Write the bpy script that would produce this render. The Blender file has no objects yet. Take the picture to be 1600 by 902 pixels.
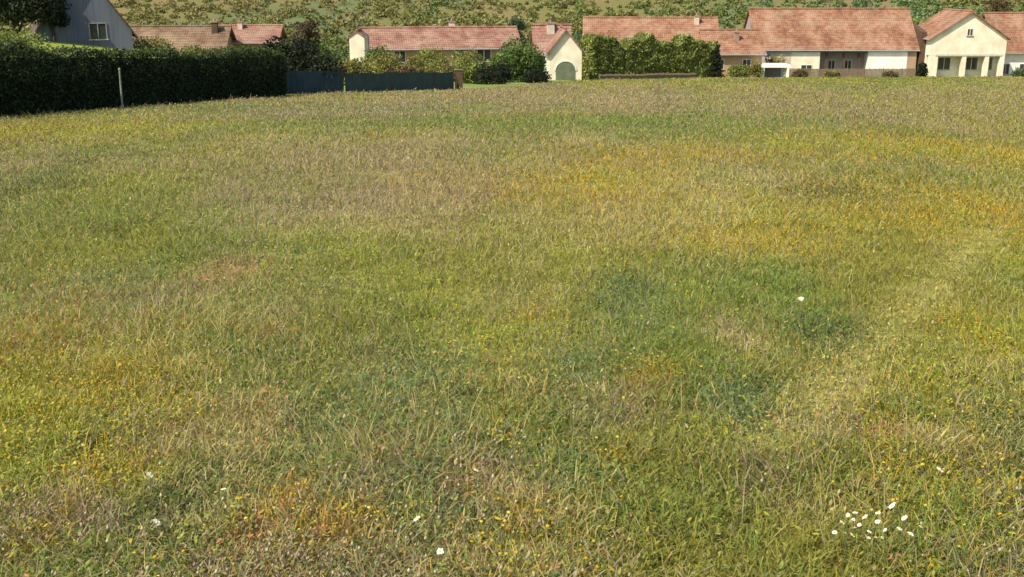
import bpy, math, random
import numpy as np
from mathutils import Vector, Matrix

random.seed(7); rng = np.random.default_rng(11)
R = math.radians
scene = bpy.context.scene
COL = scene.collection

# ------------------------------------------------------------------ camera
PITCH = R(15.63); FPX = 1715.0
SLOPE = math.tan(R(4.0)); EYE = 1.704
cam_d = bpy.data.cameras.new('camera'); cam = bpy.data.objects.new('camera', cam_d); COL.objects.link(cam)
cam.location = (0, 0, 0); cam.rotation_euler = (R(90) - PITCH, 0, 0)
cam_d.sensor_width = 36; cam_d.lens = 36 * FPX / 1600; cam_d.clip_start = .05; cam_d.clip_end = 4000
scene.camera = cam
# ------------------------------------------------------------------ sky, sun, exposure
SUN_EL = R(50); SX, SY = -0.78, -0.62
w = bpy.data.worlds.new('World'); scene.world = w; w.use_nodes = True
nt = w.node_tree; bg = nt.nodes['Background']; bg.inputs[1].default_value = 0.12
sky = nt.nodes.new('ShaderNodeTexSky'); sky.sky_type = 'NISHITA'; sky.sun_disc = False
sky.sun_elevation = SUN_EL; sky.sun_rotation = math.atan2(SX, SY); sky.dust_density = 2.0
nt.links.new(sky.outputs[0], bg.inputs[0])
sd = bpy.data.lights.new('sun', 'SUN'); sd.energy = 4.4; sd.angle = R(.55); sd.color = (1, .93, .80)
so = bpy.data.objects.new('sun', sd); COL.objects.link(so)
so.rotation_euler = Vector((SX * math.cos(SUN_EL), SY * math.cos(SUN_EL), math.sin(SUN_EL))).to_track_quat('Z', 'Y').to_euler()
scene.view_settings.view_transform = 'Standard'; scene.view_settings.look = 'None'
scene.view_settings.exposure = 0.72; scene.view_settings.gamma = 1.0
scene.cycles.max_bounces = 5; scene.cycles.diffuse_bounces = 3; scene.cycles.transmission_bounces = 3
scene.cycles.transparent_max_bounces = 4

# ------------------------------------------------------------------ helpers
def ray_x(u, d, z):            # world x of photo column u at ground distance d, height z
    return (u - 800) / FPX * (d * math.cos(PITCH) - z * math.sin(PITCH))
def ray_z(v, d):
    return -d * math.tan(PITCH - math.atan((451 - v) / FPX))
def smooth(a, b, x):
    t = np.clip((np.asarray(x, float) - a) / (b - a), 0, 1); return t * t * (3 - 2 * t)

_noise = {}
def vnoise(x, y, seed=0):
    if seed not in _noise: _noise[seed] = np.random.default_rng(1000 + seed).random((256, 256))
    g = _noise[seed]; x = np.asarray(x, float); y = np.asarray(y, float)
    xi = np.floor(x).astype(int); yi = np.floor(y).astype(int)
    fx = x - xi; fy = y - yi; fx = fx * fx * (3 - 2 * fx); fy = fy * fy * (3 - 2 * fy)
    a = g[xi % 256, yi % 256]; b = g[(xi + 1) % 256, yi % 256]; c = g[xi % 256, (yi + 1) % 256]; d = g[(xi + 1) % 256, (yi + 1) % 256]
    return (a * (1 - fx) + b * fx) * (1 - fy) + (c * (1 - fx) + d * fx) * fy
def fbm(x, y, seed=0, o=3):
    s = 0; a = 1; t = 0
    for i in range(o):
        s = s + a * vnoise(np.asarray(x) * 2 ** i + 37 * i, np.asarray(y) * 2 ** i + 11 * i, seed + i); t += a; a *= .55
    return s / t

# edge between the meadow and the gardens (hedge line, then fence, then house line)
EDGE = np.array([(-34, -12), (-22.4, 10), (-16.3, 35), (-11.4, 57), (-3.9, 70), (6, 108), (38, 134), (74, 141), (140, 150)], float)
def edge_t(x, y):              # signed distance beyond the edge (positive = garden side)
    x = np.asarray(x, float); y = np.asarray(y, float)
    best = np.full(np.broadcast(x, y).shape, 1e9); sg = np.ones_like(best)
    for (ax, ay), (bx, by) in zip(EDGE[:-1], EDGE[1:]):
        dx, dy = bx - ax, by - ay; L = dx * dx + dy * dy
        t = np.clip(((x - ax) * dx + (y - ay) * dy) / L, 0, 1)
        dd = np.hypot(x - ax - t * dx, y - ay - t * dy)
        s = np.where(dx * (y - ay) - dy * (x - ax) > 0, 1., -1.)
        m = dd < best - 1e-9; best = np.where(m, dd, best); sg = np.where(m, s, sg)
    return best * sg
def ground(x, y):
    x = np.asarray(x, float); y = np.asarray(y, float)
    z = -EYE - SLOPE * np.minimum(y, 165)
    z = z + 0.035 * (fbm(x * .9, y * .9, 5, 2) - .5) * 2 + 0.10 * (fbm(x * .16, y * .12, 8, 2) - .5) * 2 * smooth(6, 30, y)
    t = edge_t(x, y)
    z = z + 3.3 * np.exp(-((x + 36) / 18) ** 2 - ((y - 78) / 22) ** 2) * smooth(1.5, 14, t)
    h = smooth(0, 25, y - 168 + .16 * np.abs(x + 10)) * np.maximum(0, y - 172 + .16 * np.abs(x + 10)) * .23
    z = z + np.minimum(h, 130 + 0 * h) + (fbm(x * .02, y * .02, 30, 3) - .5) * 12 * smooth(185, 300, y)
    z = z + smooth(60, 400, np.abs(x)) * 20 * smooth(100, 300, y)
    return z

def build(name, verts, faces_idx, mat, parent=None, colors=None, nper=None):
    """faces_idx: flat numpy array with nper verts per face (array or int)"""
    me = bpy.data.meshes.new(name); V = np.asarray(verts, np.float32)
    me.vertices.add(len(V)); me.vertices.foreach_set('co', V.ravel())
    fi = np.asarray(faces_idx, np.int32).ravel()
    if isinstance(nper, int): n = len(fi) // nper; tot = np.full(n, nper, np.int32)
    else: tot = np.asarray(nper, np.int32); n = len(tot)
    st = np.zeros(n, np.int32); st[1:] = np.cumsum(tot)[:-1]
    me.loops.add(len(fi)); me.loops.foreach_set('vertex_index', fi)
    me.polygons.add(n); me.polygons.foreach_set('loop_start', st)
    me.update(calc_edges=True)
    if colors is not None:
        a = me.color_attributes.new('Col', 'FLOAT_COLOR', 'POINT')
        c = np.ones((len(V), 4), np.float32); c[:, :3] = colors; a.data.foreach_set('color', c.ravel())
    me.materials.append(mat)
    o = bpy.data.objects.new(name, me); COL.objects.link(o); o.parent = parent
    return o

class MB:
    def __init__(s): s.v = []; s.f = []
    def add(s, vs, fs):
        n = len(s.v); s.v += [tuple(p) for p in vs]; s.f += [tuple(i + n for i in f) for f in fs]; return s
    def box(s, x0, x1, y0, y1, z0, z1):
        return s.add([(x0,y0,z0),(x1,y0,z0),(x1,y1,z0),(x0,y1,z0),(x0,y0,z1),(x1,y0,z1),(x1,y1,z1),(x0,y1,z1)],
              [(0,3,2,1),(4,5,6,7),(0,1,5,4),(1,2,6,5),(2,3,7,6),(3,0,4,7)])
    def prism(s, prof, x0, x1):   # profile in (y,z), extruded along x
        n = len(prof)
        return s.add([(x0, p[0], p[1]) for p in prof] + [(x1, p[0], p[1]) for p in prof],
              [tuple(range(n))[::-1], tuple(range(n, 2 * n))] + [(i, (i + 1) % n, n + (i + 1) % n, n + i) for i in range(n)])
    def tube(s, pts, rad, k=7):
        pts = [Vector(p) for p in pts]; n0 = len(s.v)
        for i, p in enumerate(pts):
            d = (pts[min(i + 1, len(pts) - 1)] - pts[max(i - 1, 0)]).normalized()
            a = d.orthogonal().normalized() if i == 0 else (a - d * a.dot(d)).normalized()
            b = d.cross(a)
            r = rad[i] if hasattr(rad, '__len__') else rad
            for j in range(k):
                t = 2 * math.pi * j / k; s.v.append(tuple(p + (a * math.cos(t) + b * math.sin(t)) * r))
        for i in range(len(pts) - 1):
            for j in range(k):
                q = n0 + i * k; s.f.append((q + j, q + (j + 1) % k, q + k + (j + 1) % k, q + k + j))
        s.f.append(tuple(n0 + j for j in range(k))[::-1]); s.f.append(tuple(n0 + (len(pts) - 1) * k + j for j in range(k)))
        return s
    def disc(s, c, r, nrm, k=10, thick=.004):
        c = Vector(c); nrm = Vector(nrm).normalized(); return s.tube([c, c + nrm * thick], [r, r * .9], k)
    def build(s, name, mat, parent=None, smooth_=False):
        me = bpy.data.meshes.new(name); me.from_pydata(s.v, [], s.f); me.materials.append(mat); me.update()
        if smooth_: me.polygons.foreach_set('use_smooth', [True] * len(me.polygons))
        o = bpy.data.objects.new(name, me); COL.objects.link(o); o.parent = parent; return o

def tag(o, label=None, cat=None, group=None, kind=None):
    if label: o['label'] = label
    if cat: o['category'] = cat
    if group: o['group'] = group
    if kind: o['kind'] = kind
    return o
def empty(name, loc, rz=0):
    o = bpy.data.objects.new(name, None); COL.objects.link(o); o.location = loc; o.rotation_euler = (0, 0, rz); o.empty_display_size = .3; return o

# ------------------------------------------------------------------ materials
def newmat(name):
    m = bpy.data.materials.new(name); m.use_nodes = True; return m, m.node_tree, m.node_tree.nodes['Principled BSDF']
def noisy(name, c1, c2, scale=3, rough=.8, bump=0, bscale=30, detail=5, spec=.3, c3=None, stretch=(1,1,1)):
    m, t, b = newmat(name); L = t.links.new
    tc = t.nodes.new('ShaderNodeTexCoord'); mp = t.nodes.new('ShaderNodeMapping'); mp.inputs['Scale'].default_value = stretch
    L(tc.outputs['Object'], mp.inputs[0])
    n = t.nodes.new('ShaderNodeTexNoise'); n.inputs['Scale'].default_value = scale; n.inputs['Detail'].default_value = detail
    L(mp.outputs[0], n.inputs[0])
    r = t.nodes.new('ShaderNodeValToRGB'); r.color_ramp.elements[0].position = .33; r.color_ramp.elements[1].position = .67
    r.color_ramp.elements[0].color = (*c1, 1); r.color_ramp.elements[1].color = (*c2, 1)
    if c3: e = r.color_ramp.elements.new(.5); e.color = (*c3, 1)
    L(n.outputs[0], r.inputs[0]); L(r.outputs[0], b.inputs['Base Color'])
    b.inputs['Roughness'].default_value = rough; b.inputs['Specular IOR Level'].default_value = spec
    if bump:
        n2 = t.nodes.new('ShaderNodeTexNoise'); n2.inputs['Scale'].default_value = bscale; n2.inputs['Detail'].default_value = 4
        L(tc.outputs['Object'], n2.inputs[0]); bp = t.nodes.new('ShaderNodeBump'); bp.inputs['Strength'].default_value = bump
        L(n2.outputs[0], bp.inputs['Height']); L(bp.outputs[0], b.inputs['Normal'])
    return m
def roofmat(name, c1, c2, c3):
    m, t, b = newmat(name); L = t.links.new
    tc = t.nodes.new('ShaderNodeTexCoord')
    v = t.nodes.new('ShaderNodeTexVoronoi'); v.inputs['Scale'].default_value = 2.6
    n = t.nodes.new('ShaderNodeTexNoise'); n.inputs['Scale'].default_value = .55; n.inputs['Detail'].default_value = 6
    L(tc.outputs['Object'], v.inputs[0]); L(tc.outputs['Object'], n.inputs[0])
    sep = t.nodes.new('ShaderNodeSeparateColor'); L(v.outputs['Color'], sep.inputs[0])
    mx = t.nodes.new('ShaderNodeMath'); mx.operation = 'MULTIPLY_ADD'; mx.inputs[1].default_value = .28; L(sep.outputs[0], mx.inputs[0]); L(n.outputs[0], mx.inputs[2])
    r = t.nodes.new('ShaderNodeValToRGB'); r.color_ramp.elements[0].position = .38; r.color_ramp.elements[1].position = .9
    r.color_ramp.elements[0].color = (*c1, 1); r.color_ramp.elements[1].color = (*c3, 1); e = r.color_ramp.elements.new(.62); e.color = (*c2, 1)
    L(mx.outputs[0], r.inputs[0]); b.inputs['Roughness'].default_value = .9; b.inputs['Specular IOR Level'].default_value = .2
    n3 = t.nodes.new('ShaderNodeTexNoise'); n3.inputs['Scale'].default_value = .35; n3.inputs['Detail'].default_value = 9; n3.inputs['Roughness'].default_value = .7
    oi = t.nodes.new('ShaderNodeObjectInfo'); va = t.nodes.new('ShaderNodeVectorMath'); va.operation = 'ADD'; L(tc.outputs['Object'], va.inputs[0]); L(oi.outputs['Location'], va.inputs[1]); L(va.outputs[0], n3.inputs[0])
    mr = t.nodes.new('ShaderNodeMapRange'); mr.inputs[1].default_value = .50; mr.inputs[2].default_value = .72; mr.inputs[4].default_value = .75; L(n3.outputs[0], mr.inputs[0])
    mc = t.nodes.new('ShaderNodeMix'); mc.data_type = 'RGBA'; L(mr.outputs[0], mc.inputs[0]); L(r.outputs[0], mc.inputs[6]); mc.inputs[7].default_value = (.27, .20, .13, 1); L(mc.outputs[2], b.inputs['Base Color'])
    wv = t.nodes.new('ShaderNodeTexWave'); wv.bands_direction = 'X'; wv.inputs['Scale'].default_value = 1.3; wv.inputs['Distortion'].default_value = .3
    L(tc.outputs['Object'], wv.inputs[0]); bp = t.nodes.new('ShaderNodeBump'); bp.inputs['Strength'].default_value = .35; bp.inputs['Distance'].default_value = .05
    L(wv.outputs[0], bp.inputs['Height']); L(bp.outputs[0], b.inputs['Normal'])
    return m
def leafmat(name, trans=.35, rough=.65, spec=.2):
    m, t, b = newmat(name); L = t.links.new
    a = t.nodes.new('ShaderNodeAttribute'); a.attribute_name = 'Col'
    L(a.outputs['Color'], b.inputs['Base Color']); b.inputs['Roughness'].default_value = rough; b.inputs['Specular IOR Level'].default_value = spec
    tr = t.nodes.new('ShaderNodeBsdfTranslucent'); L(a.outputs['Color'], tr.inputs[0])
    mx = t.nodes.new('ShaderNodeMixShader'); mx.inputs[0].default_value = trans
    L(b.outputs[0], mx.inputs[1]); L(tr.outputs[0], mx.inputs[2]); L(mx.outputs[0], t.nodes['Material Output'].inputs[0])
    return m
M = {}
M['cream'] = noisy('cream_render', (.60,.53,.38), (.76,.70,.52), .9, .9, .1, 40, spec=.15)
M['white'] = noisy('white_render', (.70,.64,.54), (.84,.79,.70), .9, .9, .1, 40, spec=.15)
M['peach'] = noisy('peach_render', (.38,.24,.12), (.48,.32,.17), .6, .9, .12, 40, spec=.15)
M['tan'] = noisy('tan_render', (.30,.21,.13), (.38,.27,.17), .6, .9, .12, 40, spec=.15)
M['greyblue'] = noisy('grey_blue_boards', (.12,.13,.16), (.165,.175,.205), 1.2, .8, .12, 20, stretch=(6,6,.3))
M['mauve'] = noisy('mauve_render', (.27,.22,.21), (.34,.28,.26), .7, .9, .1, 30)
M['brick'] = noisy('brown_cladding', (.24,.15,.10), (.34,.22,.16), 2.2, .85, .2, 20)
M['roof_a'] = roofmat('red_tile_roof', (.135,.062,.036), (.225,.110,.062), (.30,.18,.115))
M['roof_b'] = roofmat('pink_tile_roof', (.15,.065,.045), (.22,.11,.078), (.30,.19,.13))
M['roof_c'] = roofmat('weathered_tile_roof', (.09,.055,.03), (.145,.09,.055), (.20,.135,.085))
M['roof_d'] = roofmat('slate_roof', (.05,.035,.03), (.07,.05,.04), (.10,.07,.055))
M['wood'] = noisy('weathered_wood', (.12,.085,.05), (.22,.16,.10), 4, .85, .3, 25, stretch=(1,1,6))
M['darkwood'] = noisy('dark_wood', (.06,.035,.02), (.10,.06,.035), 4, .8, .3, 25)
M['trim'] = noisy('painted_trim', (.62,.59,.50), (.70,.67,.58), 2, .6)
M['stone'] = noisy('pale_stone', (.35,.34,.30), (.5,.48,.42), 3, .85, .2, 30)
M['chimney'] = noisy('chimney_render', (.45,.36,.27), (.58,.48,.37), 2, .9, .2, 30)
M['bark'] = noisy('bark', (.05,.035,.022), (.11,.08,.055), 6, .95, .5, 30, stretch=(1,1,.3))
M['post'] = noisy('grey_weathered_post', (.16,.17,.13), (.24,.25,.19), 6, .85)
M['metal'] = noisy('grey_metal', (.25,.26,.26), (.34,.35,.35), 5, .45)
M['green_net'] = noisy('dark_green_windbreak_netting', (.022,.045,.040), (.034,.064,.055), 1.5, .75, .2, 60)
M['blue_net'] = noisy('dark_blue_cover', (.013,.030,.043), (.022,.043,.056), 1.5, .7, .2, 60)
M['inner_olive'] = noisy('olive_hedge_inside', (.10,.11,.03), (.14,.15,.04), 3, 1)
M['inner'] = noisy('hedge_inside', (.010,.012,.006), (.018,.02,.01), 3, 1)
m, t, b = newmat('window_glass'); b.inputs['Base Color'].default_value = (.05, .05, .045, 1); b.inputs['Roughness'].default_value = .12; M['glass'] = m
M['door'] = noisy('brown_door', (.14,.09,.05), (.2,.13,.08), 3, .6)
M['leaf'] = leafmat('foliage', .3); M['grass'] = leafmat('meadow_blades', .38, .6, .18)
M['petal'] = noisy('white_petals', (.50,.49,.40), (.62,.61,.50), 30, .7)
M['yellow'] = noisy('flower_eye', (.6,.4,.02), (.7,.5,.04), 40, .7)
M['stem'] = noisy('green_stem', (.07,.10,.02), (.10,.14,.04), 30, .7)

# ground sheet: colour per vertex (patches of grass, seed heads, flowers are real plants over it)
def ground_mat():
    m, t, b = newmat('meadow_soil_and_thatch'); L = t.links.new
    a = t.nodes.new('ShaderNodeAttribute'); a.attribute_name = 'Col'
    tc = t.nodes.new('ShaderNodeTexCoord')
    n = t.nodes.new('ShaderNodeTexNoise'); n.inputs['Scale'].default_value = 9; n.inputs['Detail'].default_value = 8; L(tc.outputs['Object'], n.inputs[0])
    mr = t.nodes.new('ShaderNodeMapRange'); mr.inputs[1].default_value = .3; mr.inputs[2].default_value = .7; mr.inputs[3].default_value = .6; mr.inputs[4].default_value = 1.35
    L(n.outputs[0], mr.inputs[0]); mx = t.nodes.new('ShaderNodeVectorMath'); mx.operation = 'SCALE'; L(a.outputs['Color'], mx.inputs[0]); L(mr.outputs[0], mx.inputs['Scale'])
    L(mx.outputs[0], b.inputs['Base Color']); b.inputs['Roughness'].default_value = .95; b.inputs['Specular IOR Level'].default_value = .1
    bp = t.nodes.new('ShaderNodeBump'); bp.inputs['Strength'].default_value = .6; bp.inputs['Distance'].default_value = .05; L(n.outputs[0], bp.inputs['Height']); L(bp.outputs[0], b.inputs['Normal'])
    return m
M['ground'] = ground_mat()

# ------------------------------------------------------------------ plant mix of the meadow
# classes: 0 fresh green, 1 blue green, 2 olive, 3 straw, 4 mauve seed heads, 5 amber, 6 reddish, 7 yellow green, 8 dark weed
PAL = np.array([(.150,.200,.038), (.135,.190,.066), (.232,.224,.040), (.38,.325,.120), (.30,.235,.130), (.38,.275,.035),
                (.36,.185,.075), (.275,.295,.040), (.080,.095,.026)])
BASE = np.array([2.1, .6, 2.4, 1.1, .6, .75, .2, 1.4, .35])
# (photo u, v, half-width, half-height, class, strength): turned into real patches on the ground
PATCH = [
 (1000,150,700,22,4,5),(1350,150,350,25,2,3),(620,150,200,12,4,3),(300,165,200,8,0,2),(560,165,300,8,1,4),
 (650,195,420,14,0,5),(950,190,250,14,0,6),(1180,195,180,14,0,3),(100,205,130,16,5,5),(220,200,180,10,7,4),
 (1430,228,170,20,5,7),(1440,232,120,10,7,8),(1240,226,130,6,7,7),(1560,240,90,30,5,6),(1030,235,180,14,5,4),(930,285,150,35,5,5),(1060,300,120,45,3,4),
 (640,245,240,40,4,4),(600,300,190,26,4,4),(760,290,70,20,6,2),(560,340,130,30,3,3),
 (1370,265,130,22,0,5),(1300,300,70,14,8,4),(1400,345,230,40,5,3.5),(1250,345,160,30,7,3),(1500,310,100,50,5,4),(1550,400,80,25,7,4),
 (1170,370,130,24,5,5),(900,400,90,26,7,5),(470,370,130,25,7,5),(830,380,80,50,3,3),(1010,340,140,30,3,3),
 (180,290,120,24,2,4),(100,290,60,10,8,3),(190,355,50,12,8,6),(60,330,120,50,0,4),(190,430,60,40,1,5),(350,420,60,25,6,5),
 (370,400,40,30,4,3),(150,470,160,40,4,4),(60,490,90,60,5,3),(100,530,110,50,6,2),(410,530,40,8,6,6),(290,525,70,7,5,5),
 (370,560,90,22,0,4),(360,620,80,20,0,6),(290,590,40,16,6,4),(600,500,100,60,0,3),(780,530,70,22,7,6),(830,495,30,12,5,5),(520,520,80,40,2,3),
 (640,620,70,60,1,5),(700,700,60,60,1,4),(480,690,50,60,1,3),(880,730,50,60,1,3),
 (1000,470,60,40,1,6),(980,440,30,16,8,4),(1140,450,110,40,0,5),(1050,550,130,60,0,5),(920,590,60,30,1,6),(1150,640,70,40,1,6),(1320,530,60,22,8,7),(1320,520,80,26,1,4),
 (1190,610,40,14,8,4),(870,640,60,26,8,2),(1150,525,45,22,4,6),(1160,540,26,16,3,14),(1340,600,80,30,3,4),
 (1010,600,50,16,5,7),(1000,620,60,14,6,3),(820,635,36,12,3,6),(950,640,50,12,3,5),(930,660,60,40,4,3),(1250,680,50,14,3,5),(1370,635,40,18,3,6),(1360,620,60,40,5,2),
 (1440,705,60,20,6,5),(1500,730,60,30,3,4),(1320,700,60,30,4,2),(970,750,30,16,5,8),(1000,740,80,50,2,3),(1130,705,90,12,7,6),(1235,720,30,12,7,5),
 (1210,800,40,40,4,5),(1200,790,20,30,8,3),(1330,840,80,20,3,4),(1500,800,130,90,7,3),(1590,540,60,50,7,14),(1540,530,40,50,5,5),(1590,440,40,26,0,6),(1590,460,30,20,7,6),
 (1500,600,90,60,7,4),(1450,670,60,30,0,4),(1550,860,60,40,0,4),
 (150,620,120,60,5,5),(270,660,50,40,5,5),(20,680,50,60,5,4),(60,720,60,50,7,4),(380,690,70,50,6,3),(390,640,40,20,6,3),(250,700,70,40,4,3),
 (100,720,30,40,8,3),(90,760,40,50,5,4),(150,770,60,30,5,12),(160,775,30,14,7,14),(130,780,26,20,7,6),(200,790,40,40,7,5),(180,740,50,14,6,4),(265,750,26,12,7,8),
 (250,800,60,60,8,7),(240,840,40,50,4,3),(60,860,90,40,4,5),(60,850,40,20,6,4),(20,880,30,40,5,6),(280,800,40,40,1,5),
 (440,800,30,30,6,8),(430,820,40,50,5,6),(400,850,50,40,6,7),(520,870,60,30,5,8),(490,880,40,20,6,6),(350,860,40,20,7,6),(340,880,40,20,6,4),
 (590,750,50,20,6,5),(575,740,40,26,3,4),(530,720,20,16,3,5),(480,760,90,30,0,3),(620,790,60,40,1,6),(660,780,30,20,8,4),(560,790,30,40,4,4),
 (740,775,30,26,6,8),(710,810,40,26,6,4),(790,815,40,20,3,14),(760,800,70,50,4,9),(725,780,30,16,3,8),(830,830,50,20,4,4),(700,850,90,30,1,5),(640,850,30,20,7,5),
 (880,860,50,20,3,8),(870,850,70,16,5,3),(1080,790,110,60,0,4),(1070,850,120,30,0,5),(1000,830,70,40,2,3),(940,790,60,40,1,3),(800,760,50,40,1,3),(820,800,30,20,0,3),
]
def v2d(v): return EYE * FPX / max(v - 98, 6) / 1.0 * 1.0
_P = []
for (u, v, ru, rv, c, s) in PATCH:
    cy = v2d(v) * .975; cx = (u - 800) / FPX * cy * 1.02
    y0 = v2d(v + rv) ; y1 = v2d(max(v - rv, 106))
    _P.append((cx, cy, ru / FPX * cy * 1.0, (y1 - y0) / 2, c, s))
TR0 = np.array([1.15, 4.55]); TR1 = np.array([4.9, 11.0])
def track_d(x, y):
    dx, dy = TR1 - TR0; t = np.clip(((x - TR0[0]) * dx + (y - TR0[1]) * dy) / (dx * dx + dy * dy), 0, 1.0)
    return np.hypot(x - TR0[0] - t * dx, y - TR0[1] - t * dy)
def weights(x, y):
    W = np.empty((len(x), 9)); sc = 1.0 / np.maximum(y, 4) ** .45
    for k in range(9):
        n = fbm(x * (1.1 if k != 8 else 1.6) * sc * 2.2 + 13 * k, y * .55 * sc * 1.6 + 7 * k, 50 + 4 * k, 4)
        n2 = fbm(x * 3.1 * sc + 5 * k, y * 1.7 * sc + 3 * k, 300 + 3 * k, 2)
        W[:, k] = BASE[k] * np.exp((n - .5) * 6.5 + (n2 - .5) * 3.5)
    jx = (fbm(x * 2.2 * sc * 2, y * 1.2 * sc, 90, 3) - .5) * .9; jy = (fbm(x * 2.2 * sc * 2, y * 1.2 * sc, 95, 3) - .5) * .9
    for (cx, cy, rx, ry, c, s) in _P:
        q = ((x - cx) / rx + jx) ** 2 + ((y - cy) / ry + jy) ** 2
        W[:, c] += 3.5 * s * np.exp(-q * 1.1)
    td = track_d(x, y); g = np.exp(-(td / (.09 + .010 * y)) ** 2)
    W[:, 3] += 18 * g; W[:, 7] += 9 * g
    return W / W.sum(1, keepdims=True)
def pick(W):
    c = np.cumsum(W, 1); r = rng.random((len(W), 1)); return np.minimum((r > c).sum(1), 8)

# ------------------------------------------------------------------ ground sheet
def grid_sheet():
    ys = np.concatenate([np.arange(-30, 2, 2.), 2 + np.cumsum(np.linspace(.15, 1.2, 90)), ])
    ys = np.concatenate([ys, np.arange(ys[-1] + 1.5, 260, 2.0), np.geomspace(264, 1600, 40)])
    xs = np.sinh(np.linspace(-6.2, 6.2, 361)) * 5.0
    X, Y = np.meshgrid(xs, ys); x = X.ravel(); y = Y.ravel(); z = ground(x, y)
    t = edge_t(x, y)
    base = np.zeros((len(x), 3)); inm = t < 0
    W = weights(x[inm], np.maximum(y[inm], 3)); base[inm] = (W @ PAL) * .62 + np.array([.05, .04, .015]) * .6
    n = fbm(x * .07, y * .045, 70, 4); n2 = fbm(x * .05 + 9, y * .06, 74, 4); n3 = fbm(x * .3, y * .3, 78, 3)
    hill = np.array([.13,.125,.042])[None] * (1 - smooth(.45, .62, n))[:, None] + np.array([.16,.125,.055])[None] * smooth(.45, .62, n)[:, None]
    hill = hill * (1 - smooth(.5, .62, n2))[:, None] + np.array([.10,.12,.05])[None] * smooth(.5, .62, n2)[:, None]
    lawn = np.array([.15,.185,.05])[None] * (.8 + .4 * n3)[:, None]
    hw = smooth(150, 180, y)[:, None]
    lw = np.array([.17,.21,.04])[None] * (.8 + .4 * n3)[:, None]
    k = (smooth(-8, -16, x) * (1 - smooth(80, 95, y)))[:, None]
    gard = (lawn * (1 - k) + lw * k) * (1 - hw) + hill * hw
    base[~inm] = gard[~inm]
    nx, ny = len(xs), len(ys)
    i = np.arange(nx - 1)[None] + nx * np.arange(ny - 1)[:, None]; i = i.ravel()
    o = build('ground', np.stack([x, y, z], 1), np.stack([i, i + 1, i + 1 + nx, i + nx], 1), M['ground'], None, base, 4)
    o.data.polygons.foreach_set('use_smooth', [True] * len(o.data.polygons))
    return tag(o, kind='structure')
grid_sheet()

# ------------------------------------------------------------------ grass
def blades(name, N, dmin, dmax, lean, hrange, wbase, margin=.60, classes=None, label=None, cat=None, stem=False, tilt=1.0, prob=None):
    d = dmin * (dmax / dmin) ** rng.random(N); x = (rng.random(N) * 2 - 1) * (margin * d + .4); y = d
    keep = edge_t(x, y) < -.25; x = x[keep]; y = y[keep]
    if prob is not None:
        keep = rng.random(len(x)) < prob(x, y); x = x[keep]; y = y[keep]
    W = weights(x, y)
    if classes is not None:
        W = W * np.array(classes)[None]; tot = W.sum(1); keep = rng.random(len(x)) < np.minimum(1, tot * 1.0); x, y, W = x[keep], y[keep], W[keep]
        W = W / W.sum(1, keepdims=True)
    n = len(x); k = pick(W); z = ground(x, y)
    tuss = fbm(x * 3.2, y * 3.2, 120, 2); big = fbm(x * .7, y * .7, 125, 2)
    tr = np.exp(-(track_d(x, y) / .2) ** 2)
    h = (hrange[0] + (hrange[1] - hrange[0]) * rng.random(n) ** 1.6) * (.55 + .9 * tuss) * (.7 + .6 * big) * (1 - .55 * tr)
    h *= np.array([1, .9, 1, 1.15, 1.2, 1, .8, .9, .8])[k]
    ls = np.maximum(1, y / 7.0) ** .85; h *= np.minimum(ls ** .2, 1.7)
    wd = wbase * (.6 + .8 * rng.random(n)) * ls
    az = rng.random(n) * 2 * np.pi; ln = lean * (.3 + rng.random(n) * 1.0) * tilt
    dx, dy = np.cos(az), np.sin(az); fa = rng.random(n) * np.pi; ex, ey = np.cos(fa), np.sin(fa)
    p0 = np.stack([x, y, z - .01], 1)
    def at(t, bend): return p0 + np.stack([dx * h * ln * bend, dy * h * ln * bend, h * t], 1)
    e = np.stack([ex, ey, 0 * ex], 1) * (wd / 2)[:, None]
    m1 = at(.52, .28); m2 = at(.86, .75); tp = at(.97 - .12 * np.minimum(ln, 1), 1.15)
    V = np.stack([p0 - e, p0 + e, m1 - e * .95, m1 + e * .95, m2 - e * .6, m2 + e * .6, tp], 1).reshape(-1, 3)
    b = (np.arange(n) * 7)[:, None]
    quads = np.concatenate([b + np.array([0, 1, 3, 2]), b + np.array([2, 3, 5, 4])], 1)
    F = np.concatenate([quads, b + np.array([4, 5, 6])], 1)
    tot = np.tile([4, 4, 3], n)
    c = PAL[k] * np.exp((rng.random((n, 1)) - .5) * .55) * (1 + (rng.random((n, 3)) - .5) * .14)
    o = build(name, V, F, M['grass'], None, np.repeat(c, 7, 0), tot)
    return tag(o, label, cat, kind='stuff')
blades('meadow_grass', 900000, 2.7, 150, .9, (.03, .10), .0046, label='short mixed green and straw coloured grass covering the meadow', cat='grass')
blades('tall_grass', 26000, 3.0, 150, .45, (.09, .19), .0028, label='taller thin grass stalks standing above the meadow turf', cat='grass', classes=(.5,.3,.8,1.6,1.6,.9,.4,1.1,.2))

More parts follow.
